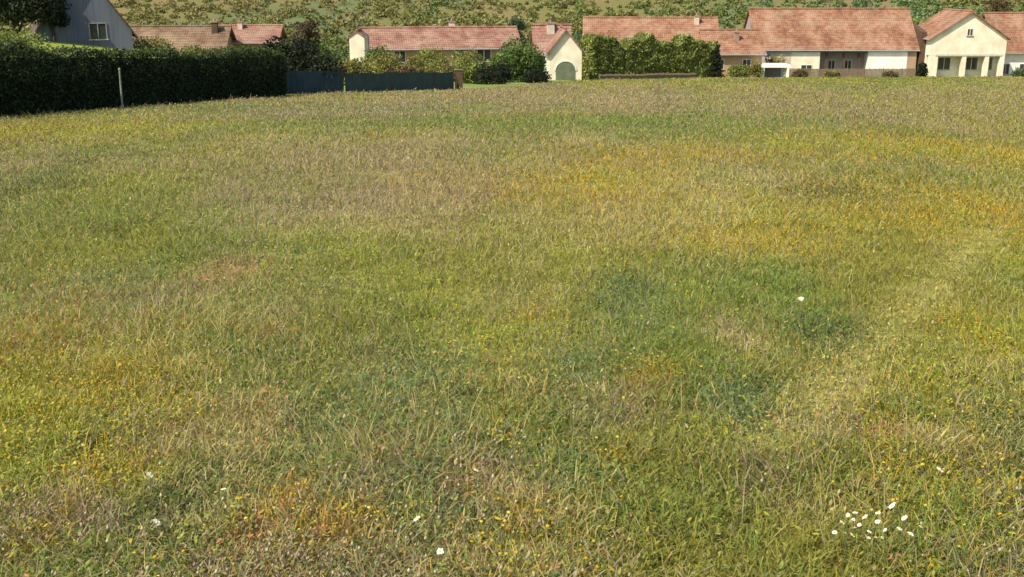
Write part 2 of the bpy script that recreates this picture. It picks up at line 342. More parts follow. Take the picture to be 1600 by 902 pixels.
# low leaves: rosettes, clover and weeds lying near the ground
def low_leaves(N, dmin, dmax):
    d = dmin * (dmax / dmin) ** rng.random(N); x = (rng.random(N) * 2 - 1) * (.6 * d + .4); y = d
    keep = edge_t(x, y) < -.3; x = x[keep]; y = y[keep]
    W = weights(x, y) * np.array((1.2, 1.8, .8, .5, .6, .4, 1.0, 1.2, 2.5))[None]
    keep = rng.random(len(x)) < np.clip(W.sum(1) - .35, .05, 1); x, y, W = x[keep], y[keep], W[keep]
    W /= W.sum(1, keepdims=True); n = len(x); k = pick(W)
    s = (.006 + .011 * rng.random(n)) * np.maximum(1, y / 7) ** .85
    z = ground(x, y) + .015 + .07 * rng.random(n) * (.4 + fbm(x * 3.2, y * 3.2, 120, 2))
    az = rng.random(n) * 6.283; pt = (rng.random(n) - .25) * 1.1
    a = np.stack([np.cos(az) * np.cos(pt), np.sin(az) * np.cos(pt), np.sin(pt)], 1) * s[:, None]
    bb = np.stack([-np.sin(az), np.cos(az), (rng.random(n) - .5) * .8], 1) * (s * .36)[:, None]
    p = np.stack([x, y, z], 1)
    V = np.stack([p - a, p - a * .2 + bb, p + a * .5 + bb * .8, p + a, p + a * .5 - bb * .8, p - a * .2 - bb], 1).reshape(-1, 3)
    F = (np.arange(n) * 6)[:, None] + np.arange(6)[None]
    c = PAL[k] * np.exp((rng.random((n, 1)) - .5) * .7)
    tag(build('low_weeds', V, F, M['grass'], None, np.repeat(c, 6, 0), 6), 'low clover and broad leaved weeds spread through the meadow turf', 'weeds', kind='stuff')
low_leaves(330000, 2.7, 120)

# small yellow flower heads and fluffy seed heads: little facetted heads on the turf
def heads(name, N, dmin, dmax, cls_w, cols, size, hh, label, cat, flat=.5):
    d = dmin * (dmax / dmin) ** rng.random(N); x = (rng.random(N) * 2 - 1) * (.6 * d + .4); y = d
    keep = edge_t(x, y) < -.3; x = x[keep]; y = y[keep]
    q = (weights(x, y) * np.array(cls_w)[None]).sum(1); keep = rng.random(len(x)) < np.clip(q, 0, 1) ** 1.6; x = x[keep]; y = y[keep]
    n = len(x); s = size * (.6 + .8 * rng.random(n)) * np.maximum(1, y / 8) ** .8
    z = ground(x, y) + hh[0] + (hh[1] - hh[0]) * rng.random(n)
    p = np.stack([x, y, z], 1); ang = np.arange(5) * 2 * np.pi / 5
    tx = (rng.random(n) - .5) * 1.2; ty = (rng.random(n) - .5) * 1.2
    ring = [p + np.stack([np.cos(a) * s, np.sin(a) * s, s * (tx * np.cos(a) + ty * np.sin(a)) * .6], 1) for a in ang]
    top = p + np.stack([0 * s, 0 * s, s * flat], 1); bot = p - np.stack([0 * s, 0 * s, s * flat], 1)
    V = np.stack(ring + [top, bot], 1).reshape(-1, 3); b = (np.arange(n) * 7)[:, None]
    F = np.concatenate([np.concatenate([b + i, b + (i + 1) % 5, b + 5], 1) for i in range(5)] + [np.concatenate([b + (i + 1) % 5, b + i, b + 6], 1) for i in range(5)], 1)
    C = np.array(cols)[rng.integers(0, len(cols), n)] * np.exp((rng.random((n, 1)) - .5) * .5)
    tag(build(name, V, F, M['grass'], None, np.repeat(C, 7, 0), 3), label, cat, kind='stuff')
heads('yellow_flowers', 110000, 2.8, 120, (0, 0, 0, 0, 0, 1, 0, .45, 0), [(.50,.36,.03), (.45,.30,.02), (.52,.44,.08)], .0080, (.04, .13), 'tiny yellow flowers sprinkled through the amber patches of meadow', 'flowers')
heads('seed_heads', 60000, 2.8, 140, (0, 0, 0, .5, 1, 0, .5, 0, 0), [(.42,.35,.22), (.38,.28,.2), (.46,.42,.28)], .0048, (.07, .20), 'pale fluffy seed heads standing in the mauve patches of meadow', 'seed heads', 1.6)

# white flowers one can pick out, each with stem, petals, eye
def white_flower(u, v, s, label, group, cup=False):
    d = EYE / (SLOPE * -1 + math.tan(PITCH - math.atan((451 - v) / FPX))) if True else 0
    d0 = d; x = ray_x(u, d0, -EYE - SLOPE * d0); z0 = float(ground(x, d0)); h = .125 + .05 * random.random()
    d0 -= h / math.tan(PITCH - math.atan((451 - v) / FPX)) * .8; x = ray_x(u, d0, -EYE); z0 = float(ground(x, d0))
    s *= .85; e = empty('meadow_flower', (x, d0, z0 - .005), random.random() * 6); tx_, ty_ = random.uniform(-.7, .7), random.uniform(-.7, .7)
    lx, ly = random.uniform(-.015, .015), random.uniform(-.015, .015)
    MB().tube([(0, 0, 0), (lx * .4, ly * .4, h * .5), (lx, ly, h)], [.0018, .0015, .0012], 5).build('stem', M['stem'], e)
    pm = MB(); n = 13
    for i in range(n):
        a = 2 * math.pi * i / n + random.uniform(-.08, .08); ca, sa = math.cos(a), math.sin(a); r = s * random.uniform(.85, 1.1); wv = s * .26; dz = random.uniform(-.1, .25) * s
        pts = [(r * .15, -wv * .4, 0), (r * .7, -wv, dz * .5 + .0015), (r, -wv * .35, dz), (r, wv * .35, dz), (r * .7, wv, dz * .5 + .0015), (r * .15, wv * .4, 0)]
        top = [(lx + ca * px_ - sa * py_, ly + sa * px_ + ca * py_, h + pz + .0006 + tx_ * (ca * px_ - sa * py_) + ty_ * (sa * px_ + ca * py_)) for px_, py_, pz in pts]
        bt = [(q[0], q[1], q[2] - .0006) for q in top]
        pm.add(top + bt, [(0, 1, 2, 3, 4, 5), (11, 10, 9, 8, 7, 6)] + [(i_, i_ + 6, (i_ + 1) % 6 + 6, (i_ + 1) % 6) for i_ in range(6)])
    pm.build('petals', M['petal'], e)
    MB().tube([(lx, ly, h - .002), (lx, ly, h + .003), (lx, ly, h + .0055)], [s * .28, s * .27, s * .14], 9).build('flower_eye', M['yellow'], e, True)
    tag(e, label, 'flower', group); return e
CL = [(1352,830),(1356,822),(1348,815),(1330,845),(1402,800),(1438,836),(1411,836),(1385,845),(1341,822),(1366,850),(1322,832),(1376,826),(1425,848),(1338,836),(1345,842),(1360,836),(1330,818),(1395,840),(1415,822),(1355,846),(1372,812),(1310,842)]
for (u, v) in CL:
    white_flower(u, v, random.uniform(.007, .0135), 'small white daisy in the loose cluster near the bottom right corner', 'white daisies in the bottom right cluster')
for (u, v, s, lb) in [(1472,752,.016,'lone white daisy above the white cluster at lower right'), (1256,475,.024,'large pale flower alone in the middle of the right side meadow'),
        (648,836,.014,'white daisy nearest the bottom centre of the meadow'), (248,835,.016,'white daisy beside the dark weed clump at lower left'),
        (128,755,.016,'white daisy above the bright amber patch at lower left'), (225,754,.014,'white daisy just right of the amber patch at lower left'),
        (680,884,.015,'white daisy at the very bottom edge, left of centre'), (349,782,.013,'white daisy standing in green grass left of the orange patch'),
        (870,632,.012,'cream daisy in the straw patch at the middle of the meadow'), (745,760,.012,'tiny white daisy above the reddish patch at bottom centre')]:
    white_flower(u, v, s, lb, 'scattered white daisies')

# ------------------------------------------------------------------ foliage
def leaf_mesh(P, s, cols, upbias=.3, seed=1):
    n = len(P); r = rng; s = np.broadcast_to(s, (n,)) * (.7 + .6 * r.random(n))
    a = r.normal(size=(n, 3)); a /= np.linalg.norm(a, axis=1, keepdims=True)
    b = r.normal(size=(n, 3)); b[:, :2] *= 1; b = np.cross(a, b); b /= np.linalg.norm(b, axis=1, keepdims=True)
    a = a * s[:, None]; b = b * (s * .6)[:, None]
    V = np.stack([P - a, P + b, P + a, P - b], 1).reshape(-1, 3)
    F = (np.arange(n) * 4)[:, None] + np.arange(4)[None]
    return V, F, np.repeat(cols, 4, 0)
def blob_points(blobs, n):
    vol = np.array([b[3] * b[4] + b[3] * b[5] for b in blobs]); idx = rng.choice(len(blobs), n, p=vol / vol.sum())
    B = np.array(blobs)[idx]; dr = rng.normal(size=(n, 3)); dr /= np.linalg.norm(dr, axis=1, keepdims=True)
    rr = 1 - .45 * rng.random(n) ** 1.6 + .10 * rng.normal(size=n) ; P = B[:, :3] + dr * B[:, 3:6] * rr[:, None]
    return P, idx
def tree(label, x, y, h, r, cols, cat='tree', name='broadleaf_tree', leaf=.14, n=3500, trunk=.25, group=None, shape='round', zb=None, tr=.13):
    z = float(ground(x, y)) if zb is None else zb; e = empty(name, (x, y, z - .03), 0); tag(e, label, cat, group)
    blobs = []; z0 = trunk * h; K = 14
    if shape == 'cone':
        for i in range(16):
            t = i / 15; rr = r * (1 - t) ** .8 + .08 * r; a = i * 2.4; blobs.append((math.cos(a) * rr * .35, math.sin(a) * rr * .35, z0 + (h - z0) * t * .96, rr * .75, rr * .75, h * .09))
    elif shape == 'shrub':
        for i in range(K):
            a = random.random() * 6.28; q = math.sqrt(random.random()) * r * .68; br = r * random.uniform(.28, .48)
            zz = max(br * .8, (h - br) * (1 - .55 * (q / r) ** 2) * random.uniform(.35, 1)); blobs.append((math.cos(a) * q, math.sin(a) * q, zz, br, br, br * .9))
        for i in range(5):
            a = i * 1.256; blobs.append((math.cos(a) * r * .5, math.sin(a) * r * .5, h * .28, r * .45, r * .45, h * .28))
    else:
        for i in range(K):
            a = i * 2.4 + random.random(); t = random.random(); q = r * .62 * math.sqrt(random.random()) * math.sin(math.pi * (.18 + .75 * t)) ** .5
            br = r * random.uniform(.30, .50); blobs.append((math.cos(a) * q, math.sin(a) * q, z0 + br + (h - z0 - 2 * br) * t, br, br, br * random.uniform(.7, .95)))
    P, idx = blob_points(blobs, n); P[:, 2] = np.maximum(P[:, 2], .05)
    tone = np.exp(rng.normal(size=len(blobs)) * .22); C = np.array(cols)[rng.integers(0, len(cols), n)] * tone[idx][:, None] * np.exp((rng.random((n, 1)) - .5) * .7)
    t = MB(); t.tube([(0, 0, 0), (tr * .4, 0, z0 * .6), (0, tr * .3, z0 + .1), (0, 0, z0 + (h - z0) * .55)], [tr * 1.25, tr, tr * .8, tr * .3], 8)
    for bl in blobs[:9]:
        st = z0 * .75 + random.random() * (h - z0) * .25; st = min(st, bl[2] * .8)
        t.tube([(0, 0, st), (bl[0] * .5, bl[1] * .5, (st + bl[2]) / 2 + .05), (bl[0] * .9, bl[1] * .9, bl[2])], [tr * .5, tr * .32, tr * .12], 5)
    t.build('trunk', M['bark'], e, True)
    V, F, Cc = leaf_mesh(P, leaf, C); build('crown', V, F, M['leaf'], e, Cc, 4)
    return e
G_MID = [(.10,.15,.030), (.13,.17,.04), (.075,.12,.025)]
G_OLIVE = [(.19,.18,.042), (.16,.165,.04), (.22,.19,.06)]
G_DARK = [(.014,.022,.009), (.018,.027,.010), (.026,.030,.012)]
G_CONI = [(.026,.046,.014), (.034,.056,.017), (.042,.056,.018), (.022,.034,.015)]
G_GREY = [(.075,.11,.05), (.09,.125,.06), (.06,.095,.04)]
G_BROWN = [(.12,.08,.04), (.16,.11,.05), (.09,.075,.03)]
G_LIME = [(.17,.20,.035), (.14,.18,.03), (.19,.20,.05)]

# conifer hedge along the left edge
def hedge(label, pts, h_fn, th, cols, name='conifer_hedge', n=60000, leaf=.05, topcols=None, cat='hedge', core='inner'):
    x0, y0 = pts[0]; z0 = float(ground(x0, y0)); e = empty(name, (x0, y0, z0)); tag(e, label, cat)
    seg = []; L = 0
    for a, b in zip(pts[:-1], pts[1:]): l = math.hypot(b[0] - a[0], b[1] - a[1]); seg.append((a, b, L, l)); L += l
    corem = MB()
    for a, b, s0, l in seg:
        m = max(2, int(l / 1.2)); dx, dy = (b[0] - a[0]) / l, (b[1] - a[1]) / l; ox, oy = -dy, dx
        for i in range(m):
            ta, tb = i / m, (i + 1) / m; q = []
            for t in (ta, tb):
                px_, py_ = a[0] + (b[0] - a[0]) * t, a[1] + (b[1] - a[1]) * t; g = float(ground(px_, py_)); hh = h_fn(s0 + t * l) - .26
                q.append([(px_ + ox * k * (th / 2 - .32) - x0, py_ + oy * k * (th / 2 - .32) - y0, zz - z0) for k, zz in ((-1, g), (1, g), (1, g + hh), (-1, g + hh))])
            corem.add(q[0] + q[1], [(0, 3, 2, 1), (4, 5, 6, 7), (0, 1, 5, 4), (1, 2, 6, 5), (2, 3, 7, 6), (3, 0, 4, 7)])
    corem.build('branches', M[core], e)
    s = rng.random(n) ** 1.15 * L; P = np.zeros((n, 3)); top = rng.random(n) < .22
    for a, b, s0, l in seg:
        m = (s >= s0) & (s <= s0 + l + 1e-6); t = (s[m] - s0) / l; dx, dy = (b[0] - a[0]) / l, (b[1] - a[1]) / l; ox, oy = -dy, dx; k = m.sum()
        px_, py_ = a[0] + (b[0] - a[0]) * t, a[1] + (b[1] - a[1]) * t; g = ground(px_, py_)
        lump = (fbm(s[m] * .9, 0 * t + 3, 150, 3) - .5)
        hh = np.array([h_fn(q) for q in s[m]]) + lump * .6; sd = np.where(rng.random(k) < .72, -1, 1); tp = top[m]
        zz = np.where(tp, hh + rng.normal(size=k) * .06, rng.random(k) * hh)
        bul = (fbm(s[m] * 1.3, zz * 1.3, 160, 3) - .5) * .8
        s_j = rng.normal(size=k) * .0
        off = np.where(tp, (rng.random(k) - .5) * th, sd * (th / 2 + bul * .6 - .10 * (zz / hh) ** 3 + rng.normal(size=k) * .05))
        P[m] = np.stack([px_ + ox * off - x0, py_ + oy * off - y0, g + zz - z0], 1)
    ends = rng.random(n) < .05; dA = np.array(pts[0]); dB = np.array(pts[-1])
    for side, pp, qq in ((0, pts[0], pts[1]), (1, pts[-1], pts[-2])):
        m = ends & (rng.random(n) < .5) if side == 0 else ends; ends = ends & ~m; k = m.sum(); vx, vy = pp[0] - qq[0], pp[1] - qq[1]; l = math.hypot(vx, vy); vx /= l; vy /= l
        off = (rng.random(k) - .5) * th; hh = h_fn(0 if side == 0 else L); zz = rng.random(k) * hh; f = rng.normal(size=k) * .08 + .04
        P[m] = np.stack([pp[0] + vx * f - vy * off - x0, pp[1] + vy * f + vx * off - y0, ground(pp[0], pp[1]) + zz - z0], 1)
    C = np.array(cols)[rng.integers(0, len(cols), n)]
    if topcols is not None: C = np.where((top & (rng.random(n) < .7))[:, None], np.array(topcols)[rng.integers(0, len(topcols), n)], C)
    C = C * np.exp((rng.random((n, 1)) - .5) * .8)
    V, F, Cc = leaf_mesh(P, leaf, C); build('leaves', V, F, M['leaf'], e, Cc, 4)
    return e
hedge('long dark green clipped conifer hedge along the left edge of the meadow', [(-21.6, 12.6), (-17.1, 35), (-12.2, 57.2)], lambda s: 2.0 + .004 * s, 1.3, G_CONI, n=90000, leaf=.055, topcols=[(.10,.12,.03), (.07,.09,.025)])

# pale post in the hedge
def gx(u, d): return ray_x(u, d, -EYE - SLOPE * d)
pd = 40.6; px0 = gx(201, pd) ; e = empty('gate_post', (px0 - .22, pd, float(ground(px0, pd)))); tag(e, 'slim pale grey post standing against the dark conifer hedge', 'post')
MB().tube([(0, 0, 0), (0.02, 0, 1.45)], [.04, .033], 8).build('shaft', M['post'], e); MB().tube([(.02, 0, 1.44), (.02, 0, 1.5)], [.05, .03], 8).build('cap', M['post'], e)

# ------------------------------------------------------------------ screen fences
def screen(label, a, b, h, mat, name, posts, postmat, slump=.05):
    x0, y0 = a; z0 = float(ground(*a)); e = empty(name, (x0, y0, z0)); tag(e, label, 'fence')
    n = 40; top = []; bot = []
    for i in range(n + 1):
        t = i / n; x = x0 + (b[0] - x0) * t; y = y0 + (b[1] - y0) * t; g = float(ground(x, y)); wv = .03 * math.sin(i * 1.9)
        dip = slump * abs(math.sin(t * math.pi * (posts - 1)))
        bot.append((x - x0 + wv, y - y0 - wv, g - z0 + .03)); top.append((x - x0 + wv * .6, y - y0 - wv * .6, g - z0 + h - dip))
    m = MB(); th = .015
    for i in range(n):
        q = [bot[i], bot[i + 1], top[i + 1], top[i]]; m.add(q + [(p[0], p[1] + th, p[2]) for p in q], [(0, 1, 2, 3), (7, 6, 5, 4), (0, 4, 5, 1), (1, 5, 6, 2), (2, 6, 7, 3), (3, 7, 4, 0)])
    m.build('panel', mat, e)
    for i in range(posts):
        t = i / (posts - 1); x = (b[0] - x0) * t; y = (b[1] - y0) * t; g = float(ground(x + x0, y + y0)) - z0
        MB().tube([(x, y + .09, g - .05), (x, y + .09, g + h + .04)], .045, 7).build('post', postmat, e)
    return e
A0 = (gx(428, 57.5), 57.5); A1 = (gx(536, 61.5), 61.5); A2 = (gx(708, 70.5), 70.5)
screen('dark blue windbreak screen under the dark bushy tree', A0, A1, 1.25, M['blue_net'], 'screen_fence', 4, M['darkwood'])
screen('dark green netting fence running right of the blue screen', (A1[0] + .15, A1[1] + .1), A2, 1.15, M['green_net'], 'netting_fence', 6, M['darkwood'])
e = empty('fence_post', (A2[0] + .35, 70.8, float(ground(A2[0] + .3, 70.8)))); tag(e, 'thick brown wooden end post beside the green netting fence', 'post')
MB().box(-.24, .24, -.14, .14, 0, 1.25).build('timber', M['darkwood'], e); MB().box(-.28, .28, -.18, .18, 1.253, 1.31).build('cap', M['wood'], e)
# small stake in the meadow
sx = gx(1029, 60); e = empty('wooden_stake', (sx, 60, float(ground(sx, 60)))); tag(e, 'small dark wooden stake alone in the far meadow', 'stake')
MB().box(-.05, .05, -.05, .05, 0, .62).add([(-.05,-.05,.622),(.05,-.05,.622),(.05,.05,.622),(-.05,.05,.622),(0,0,.72)], [(0,1,4),(1,2,4),(2,3,4),(3,0,4),(3,2,1,0)]).build('stake', M['wood'], e)

# ------------------------------------------------------------------ houses
def window(par, x, z, w_, h_, y, frame=None, ny=-1, axis='y', bars=1):
    """window in a wall facing local -y (axis y) at y; axis x: wall facing -x at x=y"""
    fr = MB(); f = .07; pr = .05
    def bx(m, a0, a1, d0, d1, z0, z1):
        if axis == 'y': m.box(a0, a1, min(y + ny * d0, y + ny * d1), max(y + ny * d0, y + ny * d1), z0, z1)
        else: m.box(min(y + ny * d0, y + ny * d1), max(y + ny * d0, y + ny * d1), a0, a1, z0, z1)
    bx(fr, x - w_/2 - f, x - w_/2, -.05, pr, z, z + h_); bx(fr, x + w_/2, x + w_/2 + f, -.05, pr, z, z + h_)
    bx(fr, x - w_/2 - f, x + w_/2 + f, -.05, pr, z + h_, z + h_ + f)
    for i in range(bars): xx = x - w_/2 + w_ * (i + 1) / (bars + 1); bx(fr, xx - .03, xx + .03, .012, pr - .005, z, z + h_)
    o = fr.build('window', frame or M['trim'], par)
    p = MB(); bx(p, x - w_/2, x + w_/2, -.03, .01, z, z + h_); p.build('pane', M['glass'], o)
    s = MB(); bx(s, x - w_/2 - .14, x + w_/2 + .14, -.02, .12, z - .08, z); s.build('sill', M['stone'], o)
    return o
def roof_courses(L, Wd, H, rise, ov, x0=None, hip=0.0, ycen=0):
    """gabled roof of stepped tile courses, ridge along x"""
    m = MB(); half = Wd / 2 + ov; sl = rise / (Wd / 2); n = max(8, int(math.hypot(half, half * sl) / .42)); xl, xr = -L / 2 - ov, L / 2 + ov
    for s in (-1, 1):
        for i in range(n):
            t0, t1 = i / n, (i + 1) / n          # from ridge down
            y0_, y1_ = s * half * t0, s * half * t1; z0_, z1_ = H + rise - sl * half * t0, H + rise - sl * half * t1
            a = hip * (1 - t0); b = hip * (1 - t1)
            top = [(xl + a, y0_, z0_ + .05), (xr - a, y0_, z0_ + .05), (xr - b, y1_, z1_ + .09), (xl + b, y1_, z1_ + .09)]
            bt = [(p[0], p[1], p[2] - .16) for p in top]
            f = [(0, 3, 2, 1), (4, 5, 6, 7), (0, 1, 5, 4), (1, 2, 6, 5), (2, 3, 7, 6), (3, 0, 4, 7)]
            m.add(top + bt, [q if s < 0 else q[::-1] for q in f])
    if hip:
        for s, xe, xt in ((-1, xl, xl + hip), (1, xr, xr - hip)):
            zt = H + rise + .07; ze = H + rise - sl * half + .09
            m.add([(xt, 0, zt), (xe, -half, ze), (xe, half, ze), (xt, 0, zt - .16), (xe, -half, ze - .16), (xe, half, ze - .16)], [(0, 2, 1), (3, 4, 5), (0, 1, 4, 3), (1, 2, 5, 4), (2, 0, 3, 5)])
    return m, H + rise
def house(label, u, d, yaw, L, Wd, H, rise, wall, roof, wins=(), chim=(), name='house', ov=.45, hip=0.0, zb=None, gwins=(), door=None, x=None, wall_override=None, cmat=None, sink=.6, frame=None):
    df = d - (L / 2 if abs(math.cos(yaw)) < .7 else Wd / 2); x = ray_x(u, df, -6.5) if x is None else x; z = float(ground(x, d)) if zb is None else zb
    e = empty(name, (x, d, z), yaw); tag(e, label, 'house')
    if wall_override: wall_override(e)
    else:
        wm = MB()
        if hip: wm.box(-L/2, L/2, -Wd/2, Wd/2, -sink, H)
        else: wm.prism([(-Wd/2, -sink), (Wd/2, -sink), (Wd/2, H), (0, H + rise - .06), (-Wd/2, H)], -L/2, L/2)
        wm.build('wall', wall, e)
    rm, zr = roof_courses(L, Wd, H, rise, ov, hip=hip); r = rm.build('roof', roof, e)
    rc = MB(); pts = [(-L/2 - ov + hip, 0, zr + .1), (L/2 + ov - hip, 0, zr + .1)]; rc.tube(pts, .13, 8); rc.build('ridge_tiles', roof, r)
    for s in (-1, 1):
        yy = s * (Wd/2 + ov + .07); zz = H - rise / (Wd/2) * ov - .03
        MB().tube([(-L/2 - ov + .02, yy, zz), (L/2 + ov - .02, yy, zz)], .065, 6).build('gutter', M['metal'], r)
    for (cx, cy, cw, ch) in chim:
        zc = H + rise * (1 - abs(cy) / (Wd/2)); c = MB().box(cx - cw/2, cx + cw/2, cy - cw/2, cy + cw/2, zc - .8, zc + ch).build('chimney', cmat or M['chimney'], r)
        c2 = MB().box(cx - cw/2 - .07, cx + cw/2 + .07, cy - cw/2 - .07, cy + cw/2 + .07, zc + ch + .002, zc + ch + .12)
        c2.tube([(cx, cy, zc + ch + .1), (cx, cy, zc + ch + .4)], .11, 8); c2.build('chimney_cap', M['brick'], r)
    for (wx, wz, ww, wh) in wins: window(e, wx, wz, ww, wh, -Wd/2)
    for (side, wy, wz, ww, wh) in gwins: window(e, wy, wz, ww, wh, side * L/2, frame=frame, ny=side, axis='x')
    if not wall_override: MB().tube([(L/2 - .15, -Wd/2 - .07, H - .2), (L/2 - .15, -Wd/2 - .07, -.4)], .045, 6).build('downpipe', M['metal'], e)
    if door:
        dx_, dw, dh = door; dd = MB().box(dx_ - dw/2, dx_ + dw/2, -Wd/2 - .05, -Wd/2 + .03, 0, dh).build('door', M['door'], e)
        MB().tube([(dx_ + dw*.38, -Wd/2 - .1, 1.0), (dx_ + dw*.38, -Wd/2 - .1, 1.15)], .02, 6).build('handle', M['metal'], dd)
    return e
# L1 grey-blue steep gable at far left, gable to the viewer (ridge along local x, turned 90 degrees)
def leftwall(e):
    W_, L_ = 6.6, 9.0; H_, ri = 1.2, 4.9
    MB().prism([(-W_/2, -2.5), (W_/2, -2.5), (W_/2, H_), (0, H_ + ri - .1), (-W_/2, H_)], -L_/2, L_/2).build('wall', M['greyblue'], e)
    k = .58
    MB().prism([(-W_/2*(1-k)*1.0, H_ + ri*k), (W_/2*(1-k)*1.0, H_ + ri*k), (0, H_ + ri - .16)], L_/2 - .05, L_/2 + .05).build('gable_cladding', M['brick'], e)
hz = ray_z(70, 86)
eL = house('steep gabled grey blue house behind the hedge at far left', 96, 86, -R(66), 9.0, 6.6, 1.2, 4.9, M['greyblue'], M['roof_d'], zb=hz, ov=.35, gwins=((1, .95, .6, 1.1, 1.1),), wall_override=leftwall, frame=M['metal'])
# note: rotated by -90 so the local +x end faces the viewer
# B1 low weathered roof, B2 peach gable
house('low house with weathered brownish tile roof above the left hedge', 268, 118, R(3), 9.6, 7.5, 2.2, 2.3, M['tan'], M['roof_c'], zb=ray_z(111, 118), wins=((-3, .8, 1.1, 1.0), (0, .8, 1.1, 1.0), (3, .8, 1.1, 1.0)), chim=((3.7, -.8, .6, 1.0),), cmat=M['darkwood'])
house('peach walled house with pink roof right of the low brown roof', 384, 124, R(4), 5.8, 7.0, 3.0, 1.4, M['peach'], M['roof_b'], zb=ray_z(105, 124), wins=((-1.8, .9, .9, 1.2), (.2, .9, .9, 1.2), (2.1, .9, .9, 1.2)), chim=((-1.2, -.6, .5, .7),))
# C long pink roof with cream end
eC = house('long house with pink tile roof and bright cream end wall at left centre', 682, 122, R(9), 16.2, 8.0, 2.3, 1.75, M['peach'], M['roof_b'], zb=ray_z(104, 122), wins=((-4.5, .8, 1.1, 1.1), (-1.6, .8, 1.1, 1.1), (4.4, .8, 1.4, 1.2)), door=(1.7, 1.0, 2.0), chim=((1.5, .6, .6, .9),))
house('narrow cream gabled outbuilding at the left end of the long pink roof', 558, 113, R(90), 3.0, 1.5, 1.7, .5, M['cream'], M['roof_b'], zb=ray_z(83, 113), name='outbuilding', ov=.08, sink=2.2)
# D small cream gable with arch door
def gar_wall(e):
    W_, L_ = 3.1, 5.0; H_, ri = 3.05, 1.9
    MB().prism([(-W_/2, -.6), (W_/2, -.6), (W_/2, H_), (0, H_ + ri - .08), (-W_/2, H_)], -L_/2, L_/2).build('wall', M['cream'], e)
    m = MB(); n = 14; r_ = .95; pr = [(-r_, 0)] + [(-r_ * math.cos(math.pi * i / n), 1.1 + .85 * math.sin(math.pi * i / n)) for i in range(n + 1)] + [(r_, 0)]
    m.prism(pr, L_/2 - .06, L_/2 + .03); m.build('arched_door', noisy('grey_green_door', (.10,.12,.07), (.15,.17,.10), 2, .7), e)
    m2 = MB(); R2 = r_ + .13
    for i in range(n):
        a0, a1 = math.pi * i / n, math.pi * (i + 1) / n
        q = [(-rr * math.cos(a), 1.1 + (.85 + rr - r_) * math.sin(a)) for rr, a in ((r_, a0), (r_, a1), (R2, a1), (R2, a0))]; m2.prism(q, L_/2 - .03, L_/2 + .07)
    m2.build('door_surround', M['trim'], e)
house('small cream gabled garage with a tall arched grey green door', 882, 110, -R(90) + R(3), 5.0, 3.1, 3.05, 1.9, M['cream'], M['roof_b'], name='garage', ov=.3, wall_override=gar_wall)
house('pink tiled cottage with pale chimney behind the small cream garage', 862, 119, R(4), 3.6, 5.0, 2.9, 2.6, M['tan'], M['roof_b'], name='cottage', chim=((-.1, -.5, .75, .75),), wins=((-.9, 1.0, .8, 1.0),), ov=.3)
# E long salmon roof, F, G
house('house with long salmon tile roof behind the tall olive hedge', 1022, 139, R(-4), 15.6, 9.0, 3.9, 3.1, M['tan'], M['roof_a'], wins=((-5, 1.2, 1.1, 1.3), (0, 1.2, 1.1, 1.3), (5, 1.2, 1.1, 1.3)), chim=((5.6, -.8, .6, .8),))
house('low orange red roofed house just left of the long barn', 1148, 136, R(3), 6.4, 7.0, 3.2, 2.3, M['peach'], M['roof_a'], wins=((-1.8, 1.2, .9, 1.1), (1.4, 1.2, .9, 1.1)), chim=((.5, -1.6, .55, .9),), cmat=M['brick'])
GD = 143; gz = ray_z(118, GD); GL = gx(1440, GD) - gx(1178, GD) - 1.5
def barn_wall(e):
    H_, ri, W_, L_ = 3.55, 4.6, 10.5, GL; x0, x1 = -L_/2, L_/2; g = lambda u: (u - 1309) / 262 * L_
    MB().prism([(-W_/2 + 1.6, -.6), (W_/2, -.6), (W_/2, H_), (0, H_ + ri - .08), (-W_/2 + 1.6, H_)], x0, x1).build('wall', M['mauve'], e)
    a = MB(); a.box(x0, g(1236), -W_/2, -W_/2 + 1.58, -.6, H_); a.build('stone_bay', M['chimney'], e)
    a = MB(); a.box(g(1236) + .01, g(1283), -W_/2, -W_/2 + 1.58, -.6, H_ - .4); a.build('cream_bay', M['cream'], e)
    a = MB(); a.box(g(1361), g(1425), -W_/2, -W_/2 + 1.58, -.6, H_ - .1); a.build('white_bay', M['white'], e)
    a = MB(); a.box(g(1425) + .01, x1, -W_/2, -W_/2 + 1.58, -.6, H_); a.build('tan_bay', M['tan'], e)
    a = MB(); a.prism([(-W_/2 - .15, -.6), (.6, -.6), (.6, H_ + 3.2), (-W_/2 - .15, H_ + 2.0)], x1 + .28, x1 + .95); a.build('gap_shade_strip', M['darkwood'], e)  # added dark strip, imitates the shade in the gap beside the barn
    a = MB(); a.box(g(1283) + .01, g(1361) - .01, -W_/2 + .1, -W_/2 + .3, H_ - .5, H_ - .1); a.build('porch_beam', M['wood'], e)
    for u in (1294, 1322, 1347): MB().box(g(u) - .14, g(u) + .14, -W_/2 + .1, -W_/2 + .36, -.3, H_ - .502).build('post', M['darkwood'], e)
    window(e, g(1262), .7, 1.3, .8, -W_/2);
    window(e, g(1308), .5, .8, 1.5, -W_/2 + 1.6); window(e, g(1335), .5, .8, 1.5, -W_/2 + 1.6)
e = house('long white walled barn house under a big salmon tile roof with porch', 1310, GD + 2.2, R(-1), GL, 10.5, 3.55, 4.6, M['white'], M['roof_a'], zb=gz, wall_override=barn_wall, ov=.25, name='barn_house')
